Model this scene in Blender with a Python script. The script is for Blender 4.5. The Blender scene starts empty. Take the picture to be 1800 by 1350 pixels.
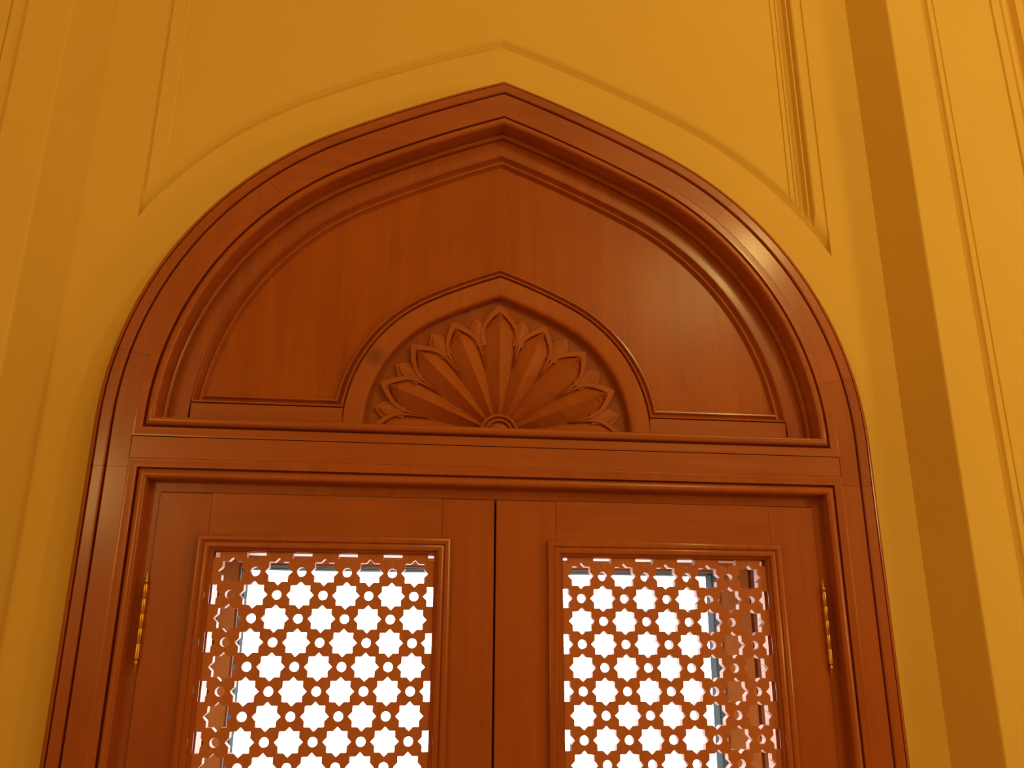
import bpy, math, random
from mathutils import Matrix, Vector
from mathutils.geometry import delaunay_2d_cdt

random.seed(7)
scene = bpy.context.scene
COL = scene.collection

# ------------------------------------------------------------------ units
# The scene is measured in "u" (one step of the lattice, 6 cm); x across the
# door, y into the wall, z up from the first lattice row.
S = 0.06
Z0 = 1.65 + 3.272 * S
FLOOR = -Z0 / S

def W(x, y, z):
    return Vector((x * S, y * S, z * S + Z0))

# ------------------------------------------------------------------ camera
cam_d = bpy.data.cameras.new('camera')
cam = bpy.data.objects.new('camera', cam_d)
COL.objects.link(cam)
cam_d.sensor_width = 36.0
cam_d.lens = 1484.0 / 1800.0 * 36.0
cam_d.clip_start = 0.05
yaw, pitch, roll = 0.111048, 0.305508, 0.0050286
cy, sy, cp, sp = math.cos(yaw), math.sin(yaw), math.cos(pitch), math.sin(pitch)
fwd = Vector((sy * cp, cy * cp, sp))
rgt = Vector((cy, -sy, 0))
up = rgt.cross(fwd)
cr, sr = math.cos(roll), math.sin(roll)
r2, u2 = rgt * cr + up * sr, up * cr - rgt * sr
M = Matrix((r2, u2, -fwd)).transposed().to_4x4()
M.translation = W(-3.8007, -39.0864, -3.272)
cam.matrix_world = M
scene.camera = cam

# ------------------------------------------------------------------ exposure
vs = scene.view_settings
vs.view_transform = 'Standard'
vs.look = 'None'
vs.gamma = 1.0
vs.use_curve_mapping = False
vs.exposure = 0.0

# ------------------------------------------------------------------ sky: plain bright overcast
world = bpy.data.worlds.new('overcast_sky')
scene.world = world
world.use_nodes = True
bg = world.node_tree.nodes['Background']
bg.inputs['Color'].default_value = (0.93, 0.97, 1.0, 1)
bg.inputs['Strength'].default_value = 9.0

# ------------------------------------------------------------------ the hall's lamps
def lamp(name, pos, watts, colour, radius):
    d = bpy.data.lights.new(name, 'POINT')
    d.energy = watts
    d.color = colour
    d.shadow_soft_size = radius
    o = bpy.data.objects.new(name, d)
    o.location = pos
    COL.objects.link(o)
    return o

TUNG = (1.0, 0.75, 0.23)
lamp('lamp_near_right', W(33, -47, 40), 60, TUNG, 0.14)
lamp('lamp_far_right', W(55, -34, 12), 57, TUNG, 0.22)
lamp('lamp_middle', W(35, -76, 49), 74, TUNG, 0.40)
lamp('lamp_left', W(-52, -84, 18), 100, TUNG, 0.40)

# ------------------------------------------------------------------ materials
def nodes_of(m):
    m.use_nodes = True
    nt = m.node_tree
    return nt, nt.nodes, nt.links, nt.nodes['Principled BSDF']

def wood(name, dark, light, axis, rough=0.38, spec=0.35, coat=0.12, knot=None, veins=0.0):
    """Stained, varnished timber; the grain runs along AXIS. An object's own 'tone' shifts it as one board differs from the next."""
    m = bpy.data.materials.new(name)
    nt, N, L, b = nodes_of(m)
    tc = N.new('ShaderNodeTexCoord')
    mp = N.new('ShaderNodeMapping')
    sc = [26.0, 26.0, 26.0]
    sc['xyz'.index(axis)] = 1.3
    mp.inputs['Scale'].default_value = sc
    L.new(tc.outputs['Object'], mp.inputs['Vector'])
    n1 = N.new('ShaderNodeTexNoise')
    n1.inputs['Scale'].default_value = 1.0
    n1.inputs['Detail'].default_value = 5.0
    n1.inputs['Distortion'].default_value = 0.6
    L.new(mp.outputs['Vector'], n1.inputs['Vector'])
    n2 = N.new('ShaderNodeTexNoise')
    n2.inputs['Scale'].default_value = 2.2
    n2.inputs['Detail'].default_value = 2.0
    L.new(tc.outputs['Object'], n2.inputs['Vector'])
    mp3 = N.new('ShaderNodeMapping')
    sc3 = [170.0, 170.0, 170.0]
    sc3['xyz'.index(axis)] = 5.0
    mp3.inputs['Scale'].default_value = sc3
    L.new(tc.outputs['Object'], mp3.inputs['Vector'])
    n3 = N.new('ShaderNodeTexNoise')
    n3.inputs['Scale'].default_value = 1.0
    n3.inputs['Detail'].default_value = 2.0
    L.new(mp3.outputs['Vector'], n3.inputs['Vector'])
    def mul_add(a, k, c):
        q = N.new('ShaderNodeMath'); q.operation = 'MULTIPLY_ADD'
        L.new(a, q.inputs[0]); q.inputs[1].default_value = k
        if isinstance(c, float): q.inputs[2].default_value = c
        else: L.new(c, q.inputs[2])
        return q.outputs[0]
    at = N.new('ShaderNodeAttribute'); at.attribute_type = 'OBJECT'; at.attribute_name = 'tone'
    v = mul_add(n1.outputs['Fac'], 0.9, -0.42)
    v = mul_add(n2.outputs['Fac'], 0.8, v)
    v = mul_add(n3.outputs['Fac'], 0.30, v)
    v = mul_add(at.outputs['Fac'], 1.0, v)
    if veins:
        mp4 = N.new('ShaderNodeMapping')
        sc4 = [11.0, 11.0, 11.0]
        sc4['xyz'.index(axis)] = 0.8
        mp4.inputs['Scale'].default_value = sc4
        L.new(tc.outputs['Object'], mp4.inputs['Vector'])
        n4 = N.new('ShaderNodeTexNoise')
        n4.inputs['Scale'].default_value = 1.0; n4.inputs['Detail'].default_value = 1.5; n4.inputs['Distortion'].default_value = 1.2
        L.new(mp4.outputs['Vector'], n4.inputs['Vector'])
        d4 = N.new('ShaderNodeMath'); d4.operation = 'SUBTRACT'; L.new(n4.outputs['Fac'], d4.inputs[0]); d4.inputs[1].default_value = 0.5
        a4 = N.new('ShaderNodeMath'); a4.operation = 'ABSOLUTE'; L.new(d4.outputs[0], a4.inputs[0])
        m4 = N.new('ShaderNodeMapRange'); L.new(a4.outputs[0], m4.inputs['Value'])
        m4.inputs['From Min'].default_value = 0.0; m4.inputs['From Max'].default_value = 0.012
        m4.inputs['To Min'].default_value = -veins; m4.inputs['To Max'].default_value = 0.0
        v = mul_add(m4.outputs['Result'], 1.0, v)
    rp = N.new('ShaderNodeValToRGB')
    rp.color_ramp.elements[0].position = 0.0
    rp.color_ramp.elements[0].color = (*dark, 1)
    rp.color_ramp.elements[1].position = 1.0
    rp.color_ramp.elements[1].color = (*light, 1)
    L.new(v, rp.inputs['Fac'])
    col = rp.outputs['Color']
    if knot:
        ds = N.new('ShaderNodeVectorMath'); ds.operation = 'DISTANCE'
        L.new(tc.outputs['Object'], ds.inputs[0]); ds.inputs[1].default_value = knot[0]
        mr = N.new('ShaderNodeMapRange')
        mr.inputs['From Min'].default_value = 0.0; mr.inputs['From Max'].default_value = knot[1]
        mr.inputs['To Min'].default_value = 0.75; mr.inputs['To Max'].default_value = 0.0
        L.new(ds.outputs['Value'], mr.inputs['Value'])
        mx = N.new('ShaderNodeMix'); mx.data_type = 'RGBA'
        L.new(mr.outputs['Result'], mx.inputs['Factor'])
        L.new(col, mx.inputs['A']); mx.inputs['B'].default_value = (0.10, 0.035, 0.01, 1)
        col = mx.outputs['Result']
    L.new(col, b.inputs['Base Color'])
    b.inputs['Roughness'].default_value = rough
    b.inputs['Specular IOR Level'].default_value = spec
    b.inputs['Coat Weight'].default_value = coat
    b.inputs['Coat Roughness'].default_value = 0.17
    bp = N.new('ShaderNodeBump')
    bp.inputs['Strength'].default_value = 0.06
    bp.inputs['Distance'].default_value = 0.001
    L.new(n3.outputs['Fac'], bp.inputs['Height'])
    L.new(bp.outputs['Normal'], b.inputs['Normal'])
    return m

def plaster(name, a, b2, rough=0.75):
    m = bpy.data.materials.new(name)
    nt, N, L, b = nodes_of(m)
    tc = N.new('ShaderNodeTexCoord')
    n1 = N.new('ShaderNodeTexNoise'); n1.inputs['Scale'].default_value = 1.4; n1.inputs['Detail'].default_value = 4
    L.new(tc.outputs['Object'], n1.inputs['Vector'])
    rp = N.new('ShaderNodeValToRGB')
    rp.color_ramp.elements[0].position = 0.3; rp.color_ramp.elements[0].color = (*a, 1)
    rp.color_ramp.elements[1].position = 0.7; rp.color_ramp.elements[1].color = (*b2, 1)
    L.new(n1.outputs['Fac'], rp.inputs['Fac'])
    L.new(rp.outputs['Color'], b.inputs['Base Color'])
    n2 = N.new('ShaderNodeTexNoise'); n2.inputs['Scale'].default_value = 220; n2.inputs['Detail'].default_value = 3
    L.new(tc.outputs['Object'], n2.inputs['Vector'])
    bp = N.new('ShaderNodeBump'); bp.inputs['Strength'].default_value = 0.05; bp.inputs['Distance'].default_value = 0.0015
    L.new(n2.outputs['Fac'], bp.inputs['Height'])
    L.new(bp.outputs['Normal'], b.inputs['Normal'])
    b.inputs['Roughness'].default_value = rough
    b.inputs['Specular IOR Level'].default_value = 0.25
    return m

def plain(name, colour, rough, metal=0.0, noise=0.15, scale=40.0):
    m = bpy.data.materials.new(name)
    nt, N, L, b = nodes_of(m)
    tc = N.new('ShaderNodeTexCoord')
    n1 = N.new('ShaderNodeTexNoise'); n1.inputs['Scale'].default_value = scale; n1.inputs['Detail'].default_value = 3
    L.new(tc.outputs['Object'], n1.inputs['Vector'])
    rp = N.new('ShaderNodeValToRGB')
    rp.color_ramp.elements[0].color = (*[c * (1 - noise) for c in colour], 1)
    rp.color_ramp.elements[1].color = (*[min(1, c * (1 + noise)) for c in colour], 1)
    L.new(n1.outputs['Fac'], rp.inputs['Fac'])
    L.new(rp.outputs['Color'], b.inputs['Base Color'])
    b.inputs['Roughness'].default_value = rough
    b.inputs['Metallic'].default_value = metal
    return m

def glass(name):
    m = bpy.data.materials.new(name)
    m.use_nodes = True
    nt = m.node_tree; N = nt.nodes; L = nt.links
    N.remove(N['Principled BSDF'])
    t = N.new('ShaderNodeBsdfTransparent'); t.inputs['Color'].default_value = (0.95, 0.97, 0.96, 1)
    g = N.new('ShaderNodeBsdfGlossy'); g.inputs['Roughness'].default_value = 0.02
    fr = N.new('ShaderNodeFresnel'); fr.inputs['IOR'].default_value = 1.2
    mx = N.new('ShaderNodeMixShader')
    L.new(fr.outputs['Fac'], mx.inputs['Fac']); L.new(t.outputs[0], mx.inputs[1]); L.new(g.outputs[0], mx.inputs[2])
    L.new(mx.outputs[0], N['Material Output'].inputs['Surface'])
    return m

WD, WL = (0.27, 0.052, 0.014), (0.47, 0.112, 0.025)
WOOD_V = wood('wood_upright_grain', WD, WL, 'z', rough=0.38, spec=0.4, coat=0.32)
WOOD_H = wood('wood_level_grain', WD, WL, 'x', rough=0.38, spec=0.4, coat=0.32)
WOOD_P = wood('wood_veneer_panel', (0.29, 0.056, 0.003), (0.46, 0.106, 0.006), 'z', rough=0.36, coat=0.10, spec=0.30, veins=0.22)
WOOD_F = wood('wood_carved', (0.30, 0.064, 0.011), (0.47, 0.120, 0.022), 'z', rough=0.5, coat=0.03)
WOOD_K = wood('wood_carved_knot', (0.30, 0.064, 0.011), (0.47, 0.120, 0.022), 'z', rough=0.5, coat=0.03,
              knot=((-6.12 * S, 0.0, (10.45 - 6.75) * S), 0.042))
WOOD_L = wood('wood_lattice', (0.42, 0.12, 0.05), (0.60, 0.19, 0.085), 'z', rough=0.5, coat=0.03)  # base colour lifted and reddened to hold the glare around the bright holes
WOOD_R = plain('lining_timber', (0.24, 0.074, 0.0165), 0.95)
WOOD_R.node_tree.nodes['Principled BSDF'].inputs['Specular IOR Level'].default_value = 0.0
YEL = plaster('cream_plaster', (0.80, 0.53, 0.135), (0.84, 0.57, 0.155))
CEIL = plaster('ceiling_plaster', (0.80, 0.70, 0.45), (0.84, 0.74, 0.5))
STONE = plain('floor_stone', (0.55, 0.42, 0.27), 0.3, noise=0.2, scale=4)
PAVE = plain('paving_stone', (0.62, 0.60, 0.56), 0.9, noise=0.1, scale=3)
MASON = plain('outer_masonry', (0.45, 0.40, 0.33), 0.9)
BRASS = plain('brass', (0.62, 0.33, 0.07), 0.34, metal=1.0, noise=0.08, scale=90)
ALU = plain('grey_aluminium', (0.030, 0.031, 0.035), 0.8)
ALUL = plain('pale_aluminium', (0.3, 0.25, 0.21), 0.6)
RUBBER = plain('black_gasket', (0.012, 0.016, 0.013), 0.7)
for m_ in (ALU, RUBBER, ALUL): m_.node_tree.nodes['Principled BSDF'].inputs['Specular IOR Level'].default_value = 0.05
GLASS = glass('window_glass')

# ------------------------------------------------------------------ mesh helpers (all coordinates in u)
class MB:
    """Collects vertices (x, y, z in u) and faces; build() links them as one mesh object."""
    def __init__(self):
        self.v, self.f = [], []
    def add(self, vs_, fs):
        n = len(self.v)
        self.v += vs_
        self.f += [[i + n for i in f] for f in fs]
    def box(self, x0, x1, y0, y1, z0, z1, c=0.0):
        """A box, its front (low y) edges chamfered by C."""
        a = [(x0, y1, z0), (x1, y1, z0), (x1, y1, z1), (x0, y1, z1)]
        if c <= 0:
            b = [(x0, y0, z0), (x1, y0, z0), (x1, y0, z1), (x0, y0, z1)]
            self.add(a + b, [[0, 3, 2, 1][::-1], [4, 5, 6, 7], [0, 1, 5, 4], [1, 2, 6, 5], [2, 3, 7, 6], [3, 0, 4, 7]])
            return
        b = [(x0, y0 + c, z0), (x1, y0 + c, z0), (x1, y0 + c, z1), (x0, y0 + c, z1)]
        d = [(x0 + c, y0, z0 + c), (x1 - c, y0, z0 + c), (x1 - c, y0, z1 - c), (x0 + c, y0, z1 - c)]
        fs = [[3, 2, 1, 0], [8, 9, 10, 11]]
        for i in range(4):
            j = (i + 1) % 4
            fs += [[i, j, 4 + j, 4 + i], [4 + i, 4 + j, 8 + j, 8 + i]]
        self.add(a + b + d, fs)
    def build(self, name, mat, parent=None, smooth=False, origin=None, tone=None):
        o0 = Vector(origin) if origin is not None else (parent_origin(parent) if parent else Vector((0, 0, 0)))
        me = bpy.data.meshes.new(name)
        me.from_pydata([tuple(W(*p) - o0) for p in self.v], [], self.f)
        me.materials.append(mat)
        import bmesh
        bm = bmesh.new(); bm.from_mesh(me)
        bmesh.ops.recalc_face_normals(bm, faces=bm.faces)
        bm.to_mesh(me); bm.free()
        if smooth:
            for p in me.polygons: p.use_smooth = True
            me.set_sharp_from_angle(angle=math.radians(smooth if smooth is not True else 35))
        o = bpy.data.objects.new(name, me)
        COL.objects.link(o)
        if parent: o.parent = parent
        else: o.location = o0
        o['tone'] = float(tone if tone is not None else random.uniform(-0.06, 0.06))
        return o

ORIG = {}
def parent_origin(p):
    while p.parent: p = p.parent
    return ORIG.get(p.name, Vector((0, 0, 0)))

def thing(name, label, cat, at, group=None, kind=None):
    o = bpy.data.objects.new(name, None)
    COL.objects.link(o)
    o.empty_display_size = 0.1
    o.location = W(*at)
    ORIG[o.name] = W(*at)
    tag(o, label, cat, group, kind)
    return o

def tag(o, label, cat, group=None, kind=None):
    o['label'] = label; o['category'] = cat
    if group: o['group'] = group
    if kind: o['kind'] = kind
    return o

def mitres(path, closed):
    n = len(path); out = []
    for i in range(n):
        ts = []
        for a, b in ((i - 1, i), (i, i + 1)):
            if not closed and (a < 0 or b >= n): continue
            p, q = path[a % n], path[b % n]
            l = math.hypot(q[0] - p[0], q[1] - p[1])
            ts.append(((q[0] - p[0]) / l, (q[1] - p[1]) / l))
        ns = [(t[1], -t[0]) for t in ts]
        if len(ns) == 1: out.append(ns[0]); continue
        d = 1 + ns[0][0] * ns[1][0] + ns[0][1] * ns[1][1]
        out.append(((ns[0][0] + ns[1][0]) / d, (ns[0][1] + ns[1][1]) / d))
    return out

def offset(path, d, closed=False):
    return [(p[0] + m[0] * d, p[1] + m[1] * d) for p, m in zip(path, mitres(path, closed))]

def sweep(path, profile, closed=False, mb=None, ms=None):
    """PROFILE [(n to the right of the path, y)], a closed outline, swept along PATH [(x, z)] with mitred corners."""
    mb = mb or MB()
    ms = ms or mitres(path, closed)
    k = len(profile); vs_ = []
    for p, m in zip(path, ms):
        vs_ += [(p[0] + m[0] * q[0], q[1], p[1] + m[1] * q[0]) for q in profile]
    fs = []; n = len(path)
    for i in range(n if closed else n - 1):
        j = (i + 1) % n
        for a in range(k):
            b = (a + 1) % k
            fs.append([i * k + a, i * k + b, j * k + b, j * k + a])
    if not closed:
        fs += [list(range(k)), [(n - 1) * k + a for a in range(k)][::-1]]
    mb.add(vs_, fs)
    return mb

def inside(p, poly):
    c = False; n = len(poly); x, y = p
    for i in range(n):
        a, b = poly[i], poly[i - 1]
        if (a[1] > y) != (b[1] > y) and x < (b[0] - a[0]) * (y - a[1]) / (b[1] - a[1]) + a[0]:
            c = not c
    return c

def slab(outer, holes, y0, y1, mb=None):
    """A plate of the outline OUTER [(x, z)] with HOLES, from y0 (front) to y1 (back)."""
    mb = mb or MB()
    pts, edges = [], []
    for loop in [outer] + holes:
        s = len(pts)
        pts += [Vector(p) for p in loop]
        edges += [(s + i, s + (i + 1) % len(loop)) for i in range(len(loop))]
    v, e, f, _, _, _ = delaunay_2d_cdt(pts, edges, [], 0, 1e-6)
    boxes = [(min(q[0] for q in h), max(q[0] for q in h), min(q[1] for q in h), max(q[1] for q in h), h) for h in holes]
    keep = []
    for t in f:
        c = (sum(v[i].x for i in t) / len(t), sum(v[i].y for i in t) / len(t))
        if not inside(c, outer): continue
        if any(b[0] <= c[0] <= b[1] and b[2] <= c[1] <= b[3] and inside(c, b[4]) for b in boxes): continue
        keep.append(list(t))
    n = len(v)
    vs_ = [(p.x, y0, p.y) for p in v] + [(p.x, y1, p.y) for p in v]
    fs = [t for t in keep] + [[i + n for i in t][::-1] for t in keep]
    cnt = {}
    for t in keep:
        for i in range(len(t)):
            a, b = t[i], t[(i + 1) % len(t)]
            cnt[(a, b)] = 1
    for (a, b) in cnt:
        if (b, a) not in cnt:
            fs.append([b, a, a + n, b + n])
    mb.add(vs_, fs)
    return mb

def lathe(profile, x, y, n=14, mb=None):
    """PROFILE [(radius, z)] turned about the upright axis through (x, y)."""
    mb = mb or MB()
    vs_ = [(x + r * math.cos(2 * math.pi * i / n), y + r * math.sin(2 * math.pi * i / n), z) for r, z in profile for i in range(n)]
    fs = []
    for j in range(len(profile) - 1):
        for i in range(n):
            k = (i + 1) % n
            fs.append([j * n + i, j * n + k, (j + 1) * n + k, (j + 1) * n + i])
    fs += [list(range(n))[::-1], [(len(profile) - 1) * n + i for i in range(n)]]
    mb.add(vs_, fs)
    return mb

# the keel arch: a small circle at the haunch, a very large one to the point
def arch(k=1.0, zs=6.444, ins=0.0, n1=22, n2=16):
    """[(x, z)] from the left springing over the point to the right springing; K scales it about the springing line, INS insets it."""
    r1, r2, th = 18.026 * k, 73.842 * k, 1.08837
    c1x = 0.474 * k
    c2x, c2z = c1x + (r1 - r2) * math.cos(th), zs + (r1 - r2) * math.sin(th)
    a1, a2 = r1 - ins, r2 - ins
    pts = [(c1x + a1 * math.cos(th * i / n1), zs + a1 * math.sin(th * i / n1)) for i in range(n1 + 1)]
    te = math.acos(max(-1, min(1, -c2x / a2)))
    pts += [(c2x + a2 * math.cos(th + (te - th) * i / n2), c2z + a2 * math.sin(th + (te - th) * i / n2)) for i in range(1, n2 + 1)]
    pts[-1] = (0.0, pts[-1][1])
    left = [(-x, z) for x, z in pts]
    return left + pts[-2::-1]

def arch_x(z, ins, k=1.0, zs=6.444):
    """Half width of the arch at height z."""
    for a, b in zip(arch(k, zs, ins)[:-1], arch(k, zs, ins)[1:]):
        if a[1] <= z <= b[1] and b[0] <= 0.001 and b[1] > a[1]:
            t = (z - a[1]) / (b[1] - a[1])
            return -(a[0] + t * (b[0] - a[0]))
    return 18.5 * k - ins

# ================================================================== THE HALL'S SHELL
YW = 1.2            # plaster face round the frame
TOP = 74.0
XL, XR, YB = -95.0, 115.0, -150.0
BX, CX, CY = 21.37, 22.33, -1.4      # where the pier leaves the wall, and its outer corner

def struct(mb, name, mat, label, cat):
    o = mb.build(name, mat)
    return tag(o, label, cat, kind='structure')

# wall behind the frame, cut for the frame and for the raised field above it
FIELD = 18.5
def field_arch(n): return arch(ins=-(3.2 + n))
fa = [p for p in field_arch(0) if abs(p[0]) < FIELD - 0.02]
zt = arch_x.__call__ and None
def arch_z(x, n):
    pts = field_arch(n); x = -abs(x)
    for a, b in zip(pts[:-1], pts[1:]):
        if a[0] <= x <= b[0] and b[0] <= 1e-6:
            t = (x - a[0]) / (b[0] - a[0]) if b[0] > a[0] else 0
            return a[1] + t * (b[1] - a[1])
    return pts[0][1]
ztip = arch_z(FIELD, 0)
opening = [(-18.1, FLOOR)] + arch(ins=0.4) + [(18.1, FLOOR)]
outline = ([(-BX, FLOOR), (-BX, TOP), (-FIELD, TOP), (-FIELD, ztip)] + fa + [(FIELD, ztip), (FIELD, TOP), (BX, TOP), (BX, FLOOR)]
           + opening[::-1])
wall = struct(slab(outline, [], YW, YW + 1.2), 'wall_front', YEL,
              'cream plaster wall around the arched wooden door frame', 'wall')

# the raised field: a hollow moulding along the arch, stepped mouldings up both sides
vert = [(0.0, 0.0), (0.04, 0.10), (0.10, 0.10), (0.14, -0.02), (0.62, -0.02), (0.70, 0.06), (0.76, 0.34), (0.92, 0.40), (1.00, 0.02),
        (1.06, 0.02), (1.14, 0.34), (1.32, 0.40), (1.44, 0.10), (1.52, 0.18), (1.56, 0.10), (1.66, 0.10), (1.70, 0.18), (1.74, 0.10),
        (1.98, 0.10), (2.02, 0.18), (2.06, 0.10), (2.3, 0.10)]
arcp = [(-0.02, 0.0), (0.0, 0.16), (0.05, 0.36), (0.14, 0.44), (0.28, 0.40), (0.45, 0.27), (0.60, 0.15), (0.75, 0.08), (0.9, 0.03), (1.05, 0.0), (1.4, 0.0), (1.8, 0.0)]
vert_l = [(0.0, 0.0), (0.05, 0.14), (0.12, 0.14), (0.18, 0.03), (0.5, 0.05), (0.95, 0.06), (1.02, 0.12), (1.10, 0.10), (2.3, 0.10)]
def vy(d, left=False):
    t = vert_l if left else vert
    for a, b in zip(t[:-1], t[1:]):
        if a[0] <= d <= b[0]: return a[1] + (d - a[0]) / (b[0] - a[0]) * (b[1] - a[1])
    return 0.10
def ay(n):
    for a, b in zip(arcp[:-1], arcp[1:]):
        if a[0] <= n <= b[0]: return a[1] + (n - a[0]) / (b[0] - a[0]) * (b[1] - a[1])
    return 0.0
xs = [-FIELD + d for d, _ in vert_l]
mid = [-15.8, -15.0] + [-14 + i for i in range(14)]
xs = xs + mid + [0.0]
xs = sorted(set(xs)); xs = xs + [-x for x in mid[::-1]] + [FIELD - d for d, _ in vert[::-1]]
rows = [n for n, _ in arcp] + [2.6, 4.5, 8.0, 14.0, 24.0]
fb = MB(); nv = []
for x in xs:
    d = FIELD - abs(x)
    for n in rows:
        z = arch_z(x, n)
        y = YW + max(ay(n), vy(d, x < 0)) if n > 0.5 else YW + max(ay(n), min(vy(d, x < 0), 0.12))
        nv.append((x, y, z))
    nv.append((x, YW + vy(d, x < 0), TOP))
R_ = len(rows) + 1
fb.add(nv, [[i * R_ + j, (i + 1) * R_ + j, (i + 1) * R_ + j + 1, i * R_ + j + 1] for i in range(len(xs) - 1) for j in range(R_ - 1)])
field = fb.build('spandrel_field', YEL, parent=wall)
field['label'] = 'framed plaster field with hollow mouldings above the arch'

# the two piers, each a face with a moulded edge, returning to the wall
def pier(side, name, label):
    xe = XR if side > 0 else -XL
    prof = [(BX, YW), (CX - 0.05, CY + 0.07), (CX, CY), (CX + 0.06, CY - 0.02), (24.42, CY - 0.02), (24.52, CY + 0.16), (24.66, CY + 0.22), (24.78, CY + 0.12),
            (24.86, CY - 0.04), (25.14, CY - 0.04), (25.18, CY + 0.08), (25.23, CY + 0.08), (25.27, CY), (28.85, CY), (28.90, CY + 0.14), (29.0, CY + 0.14),
            (29.04, CY + 0.02), (29.5, CY + 0.02), (29.55, CY + 0.14), (29.65, CY + 0.14), (29.72, CY + 0.04), (30.0, CY + 0.10), (30.2, CY + 0.4), (30.5, CY + 0.46),
            (30.62, CY + 0.06), (31.0, CY + 0.06), (31.1, CY + 0.3), (31.4, CY + 0.4), (31.6, CY + 0.2), (xe, CY + 0.2), (xe, YW + 1.2), (BX, YW + 1.2)]
    mb = MB(); k = len(prof)
    mb.add([(side * x, y, z) for z in (FLOOR, TOP) for x, y in prof],
           [[i, (i + 1) % k, k + (i + 1) % k, k + i] for i in range(k)])
    return struct(mb, name, YEL, label, 'wall')
pier(-1, 'wall_front_left', 'cream plaster pier with moulded edge beside the arched door, where the wall is dimmer')
pier(1, 'wall_front_right', 'brightly lit cream plaster pier with moulded edge, its shaded side facing the arched door')

def quad(name, pts, mat, label, cat, t):
    mb = MB(); v = Vector(t)
    mb.add([tuple(p) for p in pts] + [tuple(Vector(p) + v) for p in pts],
           [[0, 1, 2, 3], [7, 6, 5, 4]] + [[i, (i + 1) % 4, 4 + (i + 1) % 4, 4 + i] for i in range(4)])
    return struct(mb, name, mat, label, cat)
quad('floor', [(XL, YB, FLOOR), (XR, YB, FLOOR), (XR, 9, FLOOR), (XL, 9, FLOOR)], STONE, 'pale stone floor of the hall', 'floor', (0, 0, -2))
quad('ceiling', [(XL, YB, TOP), (XR, YB, TOP), (XR, 9, TOP), (XL, 9, TOP)], CEIL, 'cream ceiling of the hall', 'ceiling', (0, 0, 2))
quad('wall_left', [(XL, YB, FLOOR), (XL, 2.4, FLOOR), (XL, 2.4, TOP), (XL, YB, TOP)], YEL, 'cream plaster side wall of the hall beyond the dimmer pier', 'wall', (-2, 0, 0))
quad('wall_right', [(XR, YB, FLOOR), (XR, 2.4, FLOOR), (XR, 2.4, TOP), (XR, YB, TOP)], YEL, 'cream plaster side wall of the hall beyond the bright pier', 'wall', (2, 0, 0))
quad('wall_back', [(XL, YB, FLOOR), (XR, YB, FLOOR), (XR, YB, TOP), (XL, YB, TOP)], YEL, 'cream plaster wall of the hall facing the arched door', 'wall', (0, -2, 0))

# masonry beyond, with the outer window opening
OX, OZ = 12.82, 0.945
big = [(XL, FLOOR), (XL, TOP), (XR, TOP), (XR, FLOOR)]
om = slab([(XL, FLOOR), (XL, TOP), (XR, TOP), (XR, FLOOR), (OX + .15, FLOOR), (OX + .15, OZ + .15), (-OX - .15, OZ + .15), (-OX - .15, FLOOR)], [], 2.65, 8.6)
struct(om, 'wall_outer', MASON, 'outer masonry behind the latticed door leaves', 'wall')
win = thing('window_1', 'grey metal framed outer window seen through the lattice holes', 'window', (0, 7.5, FLOOR), kind='structure')
lin = [(-OX - .15, FLOOR), (-OX - .15, OZ + .15), (OX + .15, OZ + .15), (OX + .15, FLOOR)]
o = sweep(lin, [(0, 2.65), (0.15, 2.65), (0.15, 6.75), (0, 6.75)]).build('reveal_lining', WOOD_R, win)
o['label'] = 'brown lining of the window reveal'
o = sweep(lin, [(0, 6.76), (0.20, 6.76), (0.24, 6.80), (0.24, 6.98), (0, 6.98)]).build('glazing_bead', ALUL, win)
o['label'] = 'pale glazing bead'
sweep(lin, [(0, 6.99), (0.27, 6.99), (0.27, 7.6), (0, 7.6)]).build('gasket', RUBBER, win)
o = sweep(lin, [(0, 7.61), (0.28, 7.61), (0.31, 7.66), (0.33, 8.55), (0, 8.55)]).build('frame', ALU, win)
g = MB(); g.box(-OX - .05, OX + .05, 7.42, 7.5, FLOOR + .5, OZ + .05); g.build('pane', GLASS, win)
quad('ground', [(XL * 3, 8.6, FLOOR), (XR * 3, 8.6, FLOOR), (XR * 3, 400, FLOOR), (XL * 3, 400, FLOOR)], PAVE, 'pale paved ground outside the door', 'ground', (0, 0, -1))

# ================================================================== THE ARCHED DOOR FRAME
frame = thing('arched_door_frame', 'reddish brown varnished wooden frame with pointed arch around the double door', 'door frame', (0, 0, FLOOR))
FP = [(0.0, 1.9), (0.0, -0.18), (0.04, -0.34), (0.12, -0.46), (0.22, -0.53), (0.28, -0.54), (0.30, -0.38), (0.35, -0.38), (0.37, -0.60), (0.42, -0.64),
      (0.80, -0.64), (0.85, -0.60), (0.87, -0.36), (0.93, -0.36), (0.95, -0.58), (0.98, -0.60), (1.8495, -0.60), (1.8495, 1.9)]
full = arch(n2=6)
allp = [(-18.5, FLOOR)] + [(-18.5, 4.42), (-18.5, 5.4)] + full + [(18.5, 5.4), (18.5, 4.42), (18.5, FLOOR)]
allm = mitres(allp, False)
ia = max(range(len(allp)), key=lambda i: allp[i][1])
def idx(side, z):
    r = [i for i in range(len(allp)) if allp[i][0] * side > 0]
    return min(r, key=lambda i: abs(allp[i][1] - z))
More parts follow.
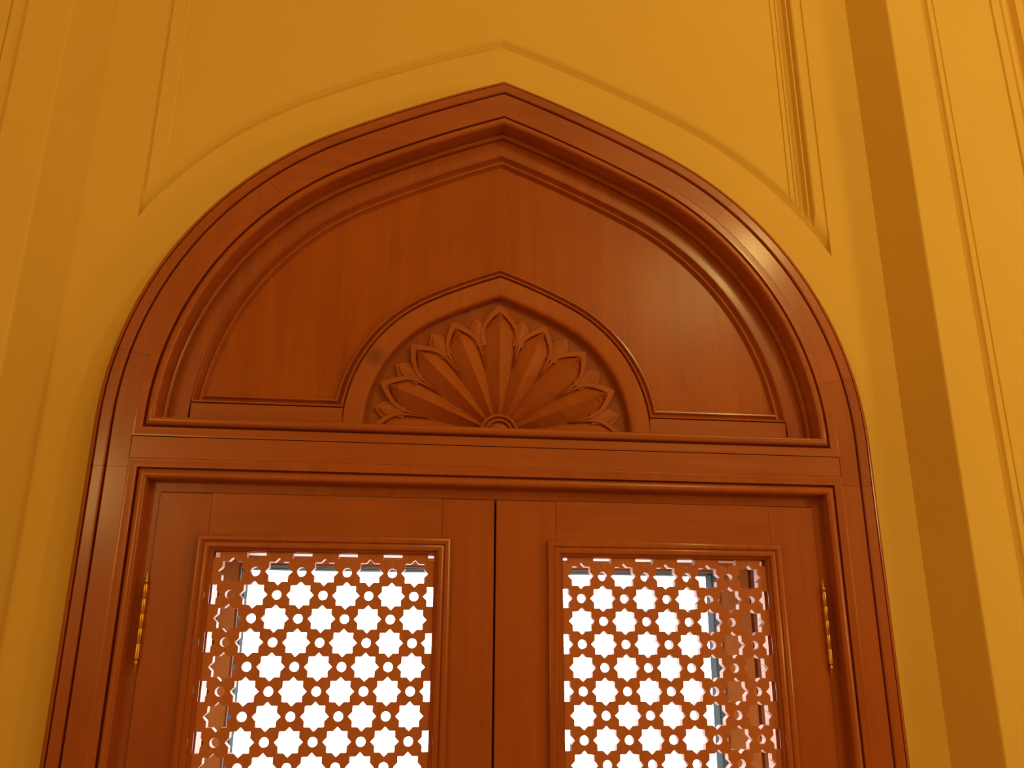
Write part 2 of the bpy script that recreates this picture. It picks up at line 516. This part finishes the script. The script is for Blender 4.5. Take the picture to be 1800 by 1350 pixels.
def seg(i0, i1, name, tone, mat):
    p = [list(q) for q in allp[i0:i1 + 1]]
    m = allm[i0:i1 + 1]
    for a, b in ((0, 1), (-1, -2)):          # hairline joint
        if abs(p[a][0]) < 0.01:              # the two boards meet tight at the point
            l = math.hypot(p[b][0] - p[a][0], p[b][1] - p[a][1])
            p[a][0] -= (p[b][0] - p[a][0]) / l * -0.002
            continue
        l = math.hypot(p[b][0] - p[a][0], p[b][1] - p[a][1])
        p[a][0] += (p[b][0] - p[a][0]) / l * 0.006; p[a][1] += (p[b][1] - p[a][1]) / l * 0.006
    return sweep(p, FP, ms=m).build(name, mat, frame, smooth=24, tone=tone)
jl, al, bl = 1, idx(-1, 10.4), idx(-1, 19.9)
jr, ar, br = len(allp) - 2, idx(1, 10.4), idx(1, 19.9)
seg(0, jl, 'jamb', -0.12, WOOD_V); seg(jr, len(allp) - 1, 'jamb', 0.03, WOOD_V)  # left jamb toned darker, painting in the weaker light on that side
seg(jl, al, 'arch_segment', -0.14, WOOD_V); seg(al, bl, 'arch_segment', 0.0, WOOD_V); seg(bl, ia, 'arch_segment', -0.05, WOOD_H)
seg(ia, br, 'arch_segment', -0.07, WOOD_H); seg(br, ar, 'arch_segment', 0.10, WOOD_V); seg(ar, jr, 'arch_segment', -0.16, WOOD_V)

# the transom rail between the door opening and the arched head
rail = MB(); rail.box(-16.62, 16.62, -0.6, 0.38, 4.84, 5.81)
rail.build('transom_rail', WOOD_H, frame, tone=0.02)

# moulding round the arched head and round the doorway
ZB = 6.75
xb = arch_x(ZB, 2.75)
head = [(-xb, ZB)] + [p for p in arch(ins=2.75) if p[1] > ZB + 0.05] + [(xb, ZB)]
HP = [(-0.90, 0.40), (-0.90, -0.60), (-0.88, -0.605), (-0.80, -0.605), (-0.76, -0.60), (-0.50, -0.60), (-0.485, -0.34), (-0.40, -0.34), (-0.38, -0.60),
      (-0.32, -0.69), (-0.22, -0.735), (-0.12, -0.735), (-0.04, -0.68), (0.0, -0.58), (0.0, 0.22), (0.10, 0.20), (0.18, 0.26), (0.21, 0.33), (0.21, 0.40)]
sweep(head, HP, closed=True).build('head_moulding', WOOD_H, frame, smooth=40, tone=0.0)
XD, ZD = 15.75, 3.93
DP = HP[1:14] + [(0.0, 0.0), (0.49, 0.0), (0.49, 0.06), (0.42, 0.06), (0.42, 0.85), (-0.90, 0.85)]
sweep([(-XD, FLOOR), (-XD, ZD), (XD, ZD), (XD, FLOOR)], DP).build('doorway_moulding', WOOD_V, frame, smooth=40, tone=0.0)

# ================================================================== THE HEAD PANEL (tympanum)
tym = thing('arch_head_panel', 'wooden panel with carved petal fan filling the arch above the double door', 'panel', (0, 0.5, ZB))
YBD = 0.5          # face of the band
KF, ZF = 6.55 / 18.5, 6.95
fan_in = arch(KF, ZF)
# bands
IM = 3.80
zb2 = 7.74
ab = [p for p in arch(ins=2.85) if p[1] > 6.9]
xa = arch_x(6.8, 2.85)
ab = [(-xa, 6.78)] + ab + [(xa, 6.78)]
ia2 = max(range(len(ab)), key=lambda i: ab[i][1])
mab = mitres(ab, False)
BP = [(0, YBD), (IM - 2.85 + 0.03, YBD), (IM - 2.85 + 0.03, 1.0), (0, 1.0)]
sweep(ab[:ia2 + 1], BP, ms=mab[:ia2 + 1]).build('arch_band', WOOD_V, tym, tone=-0.05)
sweep(ab[ia2:], BP, ms=mab[ia2:]).build('arch_band', WOOD_V, tym, tone=0.05)
fo = offset(fan_in, -0.98)
xf = [p for p in fo if p[1] >= zb2]
f_out = [(-7.53, 6.78)] + fo + [(7.53, 6.78)]
FB = [(0, 1.0), (0, YBD + 0.04), (0.04, YBD), (0.74, YBD), (0.86, YBD + 0.01), (0.95, YBD + 0.06), (0.99, YBD + 0.14), (1.0, YBD + 0.22), (1.0, 1.1)]
ifm = max(range(len(f_out)), key=lambda i: f_out[i][1])
mf = mitres(f_out, False)
sweep(f_out[:ifm + 1], FB, ms=mf[:ifm + 1]).build('fan_arch_band', WOOD_K, tym, smooth=40, tone=0.06)
sweep(f_out[ifm:], FB, ms=mf[ifm:]).build('fan_arch_band', WOOD_F, tym, smooth=40, tone=0.1)
for s_ in (-1, 1):
    b = MB(); x0, x1 = sorted((s_ * 7.53, s_ * 14.56))
    b.box(x0, x1, YBD, 1.0, 6.78, zb2 + 0.02)
    b.build('bottom_band', WOOD_H, tym, tone=-0.03)

# moulding that borders the panel
xa2 = arch_x(zb2, IM)
outer_arc = [(-xa2, zb2)] + [p for p in arch(ins=IM) if p[1] > zb2 + 0.1] + [(xa2, zb2)]
def cut_x(pts, z):
    for a, b in zip(pts[:-1], pts[1:]):
        if a[1] <= z <= b[1] and b[1] > a[1]: return -(a[0] + (z - a[1]) / (b[1] - a[1]) * (b[0] - a[0]))
xfz = cut_x(fo, zb2)
inner_arc = [(xfz, zb2)] + [p for p in fo[::-1] if p[1] > zb2 + 0.1] + [(-xfz, zb2)]
ppath = outer_arc + inner_arc
PP = [(0, 0.98), (0.0, YBD + 0.15), (0.05, YBD + 0.15), (0.07, YBD - 0.06), (0.14, YBD - 0.07), (0.17, YBD + 0.0), (0.21, YBD + 0.12), (0.27, YBD + 0.20), (0.32, YBD + 0.22),
      (0.34, YBD + 0.12), (0.39, YBD + 0.07), (0.46, YBD + 0.08), (0.51, YBD + 0.14), (0.53, YBD + 0.25), (0.57, YBD + 0.25), (0.59, YBD + 0.34), (0.60, 0.98)]
sweep(ppath, PP, closed=True).build('panel_moulding', WOOD_V, tym, smooth=40, tone=0.0)
pan = offset(ppath, 0.55, True)
slab(pan, [], YBD + 0.31, 0.98).build('veneer_panel', WOOD_P, tym, tone=0.0)

# the carved fan
fan_bg = [(-6.6, 6.78)] + arch(KF, ZF, ins=-0.05) + [(6.6, 6.78)]
YG = 1.0
fan = slab(fan_bg, [], YG, 1.2).build('carved_fan', WOOD_F, tym, tone=-0.45)  # dark tone paints the recess's shade onto the ground behind the petals
HZ = 6.80
HUBR = 0.97

def petal(length, half):
    """Leaf with a ridge down the middle, a sunk line inside its edge and a raised rim at the tip; the tip points to +v."""
    rs = [0.13, 0.25, 0.38, 0.5, 0.6, 0.68, 0.74, 0.80, 0.85, 0.90, 0.94, 0.97, 1.0]
    tan = math.tan(math.radians(11.05))
    def w(t):
        r = t * length
        base = r * tan
        if t <= 0.70: return base
        k = (t - 0.70) / 0.30
        return max(0.0, 0.70 * length * tan * (1 - k ** 1.9) + 0.45 * k * (1 - k))
    secs = []
    li = length - 0.42
    for t in rs:
        r = t * length
        wo = w(t)
        if r < li:
            rim = 0.02 + 0.17 * max(0, min(1, (t - 0.55) / 0.22))
            wi = max(0.0, min(wo - rim, w(min(1, t * length / li)) * li / length * 1.02))
        else: wi = 0.0
        hr = 0.53 * (0.40 + 0.60 * min(1, t / 0.55))
        secs.append((r, wo, wi, hr, t))
    return secs

def add_petal(ang, length, half=0, name='petal', lift=0.0, tone=0.05):
    """HALF: 0 whole, +1 / -1 only the side that lies above the rail."""
    mb = MB(); ca, sa = math.cos(ang), math.sin(ang)
    def at(v, u, h):
        return (u * ca + v * sa, YG - h - lift, HZ + v * ca - u * sa)
    secs = petal(length, half); vs_, fs = [], []
    for r, wo, wi, hr, t in secs:
        tip = wi <= 1e-6
        hs = [-0.05, 0.28, 0.28, 0.11, hr if not tip else 0.28, 0.11, 0.28, 0.28, -0.05]
        if tip: hs[3] = hs[5] = 0.28
        if t < 0.55: hs[1:4] = [0.06, 0.06, 0.05]; hs[5:8] = [0.05, 0.06, 0.06]
        us = [-wo, -wo, -(wi + 0.04 if not tip else 0), -wi, 0, wi, (wi + 0.04 if not tip else 0), wo, wo]
        sel = range(9) if not half else (range(0, 5) if half > 0 else range(4, 9))
        vs_ += [at(r, us[q], hs[q]) for q in sel]
    n = 5 if half else 9
    for i in range(len(secs) - 1):
        for a in range(n - 1):
            fs.append([i * n + a, i * n + a + 1, i * n + a + n + 1, i * n + a + n])
    fs.append(list(range(n)))
    mb.add(vs_, fs)
    return mb.build(name, WOOD_F, fan, tone=tone)

LEN = {0: 6.80, 1: 6.22, 2: 6.25, 3: 6.32, 4: 6.35}
for k in range(-4, 5):
    add_petal(math.radians(22.5) * k, LEN[abs(k)], half=(k > 3) - (k < -3), tone=0.05)

def add_sepal(ang, r1):
    """The small double-edged leaf tip that shows between two petals."""
    mb = MB(); ca, sa = math.cos(ang), math.sin(ang)
    def at(v, u, h): return (u * ca + v * sa, YG - h, HZ + v * ca - u * sa)
    for sc_, h0, h1 in ((1.0, -0.05, 0.13), (0.60, 0.05, 0.22)):
        r0, L_ = r1 - 1.5, 1.5 - (1 - sc_) * 0.55
        vs_, fs = [], []
        tt = [0, 0.35, 0.6, 0.75, 0.88, 1.0]
        for t in tt:
            wd = 0.46 * sc_ * (1.0 if t < 0.6 else (1 - ((t - 0.6) / 0.4) ** 1.6) + 0.001)
            v = r0 + L_ * t
            vs_ += [at(v, -wd, h0), at(v, -wd, h1), at(v, 0, h1 + 0.03), at(v, wd, h1), at(v, wd, h0)]
        for i in range(len(tt) - 1):
            for a in range(4): fs.append([i * 5 + a, i * 5 + a + 1, i * 5 + a + 6, i * 5 + a + 5])
        mb.add(vs_, fs)
    mb.build('leaf_tip', WOOD_F, fan, tone=0.0)
for k in range(-4, 4):
    add_sepal(math.radians(22.6) * (k + 0.5), 6.12 if abs(k + .5) < 1 else 6.18)

def disc(profile, n=28):
    mb = MB(); vs_ = []
    for r, y in profile:
        vs_ += [(r * math.cos(math.pi * i / (n - 1)), y, HZ + r * math.sin(math.pi * i / (n - 1))) for i in range(n)]
    fs = [[j * n + i, j * n + (i + 1) % n, (j + 1) * n + (i + 1) % n, (j + 1) * n + i] for j in range(len(profile) - 1) for i in range(n)]
    fs += [[(len(profile) - 1) * n + i for i in range(n)]]
    mb.add(vs_, fs); return mb
disc([(HUBR, YG + 0.05), (HUBR, YG - 0.38), (0.92, YG - 0.44), (0.84, YG - 0.44), (0.80, YG - 0.38), (0.79, YG - 0.28), (0.73, YG - 0.28), (0.71, YG - 0.42),
      (0.66, YG - 0.47), (0.60, YG - 0.47), (0.57, YG - 0.42), (0.56, YG - 0.30), (0.50, YG - 0.30), (0.48, YG - 0.40), (0.3, YG - 0.50), (0.02, YG - 0.52)]
     ).build('hub', WOOD_F, fan, smooth=40, tone=0.05)

# ================================================================== THE TWO LATTICED LEAVES
def star(cx, cz, r=0.60):
    """Eight-pointed star: two squares, one turned by 45 degrees."""
    ri = r * math.cos(math.pi / 4) / math.cos(math.pi / 8)
    pts = []
    for i in range(16):
        a = math.pi / 8 * i
        q = r if i % 2 == 0 else ri
        pts.append((cx + q * math.sin(a), cz + q * math.cos(a)))
    return pts
def ring(cx, cz, r=0.205, n=16):
    return [(cx + r * math.sin(2 * math.pi * i / n), cz + r * math.cos(2 * math.pi * i / n)) for i in range(n)]
def clip(poly, ax, lim, sign):
    out = []
    for i in range(len(poly)):
        a, b = poly[i - 1], poly[i]
        ia_, ib = (a[ax] - lim) * sign >= 0, (b[ax] - lim) * sign >= 0
        if ia_ != ib:
            t = (lim - a[ax]) / (b[ax] - a[ax])
            out.append((a[0] + t * (b[0] - a[0]), a[1] + t * (b[1] - a[1])))
        if ib: out.append(b)
    return out

XC = 7.808
HALF, ZTOP = 4.86, 0.84
ROWS = 15
ZBOT = -(ROWS - 1) - 0.84

def leaf(side, label):
    x_in, x_out = (-0.155 if side > 0 else 0.245), 15.245
    root = thing('door_leaf', label, 'door', (side * x_out, 0, FLOOR + 0.1), group='pair of latticed door leaves')
    YF, YK = -0.12, 0.78
    ox0, ox1 = XC - HALF - 0.30, XC + HALF + 0.30
    ot, ob = ZTOP + 0.30, ZBOT - 0.30
    zl, zt_ = FLOOR + 0.1, 3.40
    def bx(name, x0, x1, z0, z1, mat, tone, y0=YF, y1=YK, c=0.03):
        a, b = sorted((side * x0, side * x1))
        m = MB(); m.box(a, b, y0, y1, z0, z1, c)
        return m.build(name, mat, root, tone=tone)
    bx('stile', x_in, ox0, zl, zt_, WOOD_V, 0.02)
    bx('stile', ox1, x_out, zl, zt_, WOOD_V, -0.04 if side > 0 else -0.16)  # left leaf's outer stile carries the dimmer light in its tone
    bx('top_rail', ox0, ox1, ot, zt_, WOOD_H, 0.0, c=0.0)
    bx('lock_rail', ox0, ox1, ob - 3.0, ob, WOOD_H, 0.0, c=0.0)
    bx('bottom_rail', ox0, ox1, zl, zl + 3.2, WOOD_H, 0.0, c=0.0)
    bx('lower_panel', ox0, ox1, zl + 3.2, ob - 3.0, WOOD_V, 0.0, y0=0.0, y1=0.5, c=0.0)
    if side > 0: bx('meeting_strip', -0.6, 0.2, zl, zt_, WOOD_V, -0.1, y0=0.79, y1=0.98, c=0.0)
    # moulding round the lattice
    a, b = sorted((side * (XC - HALF), side * (XC + HALF)))
    path = [(a, ZBOT), (a, ZTOP), (b, ZTOP), (b, ZBOT)]
    LP = [(-0.72, -0.10), (-0.72, -0.34), (-0.68, -0.38), (-0.56, -0.40), (-0.46, -0.37), (-0.42, -0.30), (-0.38, -0.33), (-0.24, -0.35), (-0.16, -0.31), (-0.13, -0.16),
          (-0.09, -0.13), (-0.05, -0.13), (0.0, -0.06), (0.0, -0.003), (-0.29, -0.003), (-0.29, -0.10)]
    sweep(path, LP, closed=True).build('lattice_moulding', WOOD_V, root, smooth=40, tone=0.0)
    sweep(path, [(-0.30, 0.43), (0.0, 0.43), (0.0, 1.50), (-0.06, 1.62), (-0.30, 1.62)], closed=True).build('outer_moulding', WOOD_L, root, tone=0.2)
    # the pierced screen
    lo, hi = -1.05, 9.05
    holes = []
    for r in range(-1, ROWS + 1):
        for c in range(-1, 10):
            h = star(c, -r) if (c + r) % 2 == 0 else ring(c, -r)
            if (c + r) % 2 and not (0 <= c <= 8 and 0 <= r <= ROWS - 1): continue
            if c == -1: h = clip(h, 0, lo, 1)
            if c == 9: h = clip(h, 0, hi, -1)
            if r == -1: h = clip(h, 1, 1.05, -1)
            if r == ROWS: h = clip(h, 1, -ROWS + 1 - 1.05, 1)
            h = [(q[0] - 4 + side * XC, q[1]) for q in h]
            holes.append(h)
    x0, x1 = side * XC - HALF - 0.29, side * XC + HALF + 0.29
    out = [(x0, ob + 0.01), (x0, ot - 0.01), (x1, ot - 0.01), (x1, ob + 0.01)]
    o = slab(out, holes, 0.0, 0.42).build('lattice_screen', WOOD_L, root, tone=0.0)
    o['label'] = 'pierced wooden screen of eight-pointed stars and round holes'
    # the upper hinge and one further down
    zoff = 0.0 if side < 0 else 0.03
    for zz in (0.0, -21.0):
        zt2, zb3 = -0.65 + zz + zoff, -3.70 + zz - (0.10 if side > 0 else 0)
        hx, hy, r = side * 15.30, -0.24, 0.115
        kn = 5; prof = [(r * 0.9, zb3)]
        for i in range(kn):
            z0 = zb3 + (zt2 - zb3) * i / kn; z1 = zb3 + (zt2 - zb3) * (i + 1) / kn
            prof += [(r, z0 + 0.01), (r, z1 - 0.015), (r * 0.95, z1)]
        m = lathe(prof, hx, hy)
        m.box(min(hx, hx - side * 0.09), max(hx, hx - side * 0.09), hy, YF + 0.05, zb3 + 0.05, zt2 - 0.05)
        h = m.build('hinge', BRASS, root, smooth=40)
        h['label'] = 'brass hinge barrel'
        for s_, z in ((1, zt2), (-1, zb3)):
            fp = [(0.09, 0.0), (0.06, 0.05), (0.105, 0.12), (0.11, 0.19), (0.07, 0.26), (0.045, 0.30), (0.05, 0.36), (0.03, 0.46), (0.008, 0.56)]
            p = [(rr, z + s_ * q) for rr, q in fp]
            if s_ < 0: p = p[::-1]
            lathe(p, hx, hy, 12).build('finial', BRASS, h, smooth=50)
    return root

leaf(-1, 'latticed door leaf on the dimmer side, reddish wood, its brass hinge towards the dim pier')
leaf(1, 'latticed door leaf on the bright side, reddish wood, its brass hinge towards the bright pier')
bpy.context.view_layer.update()
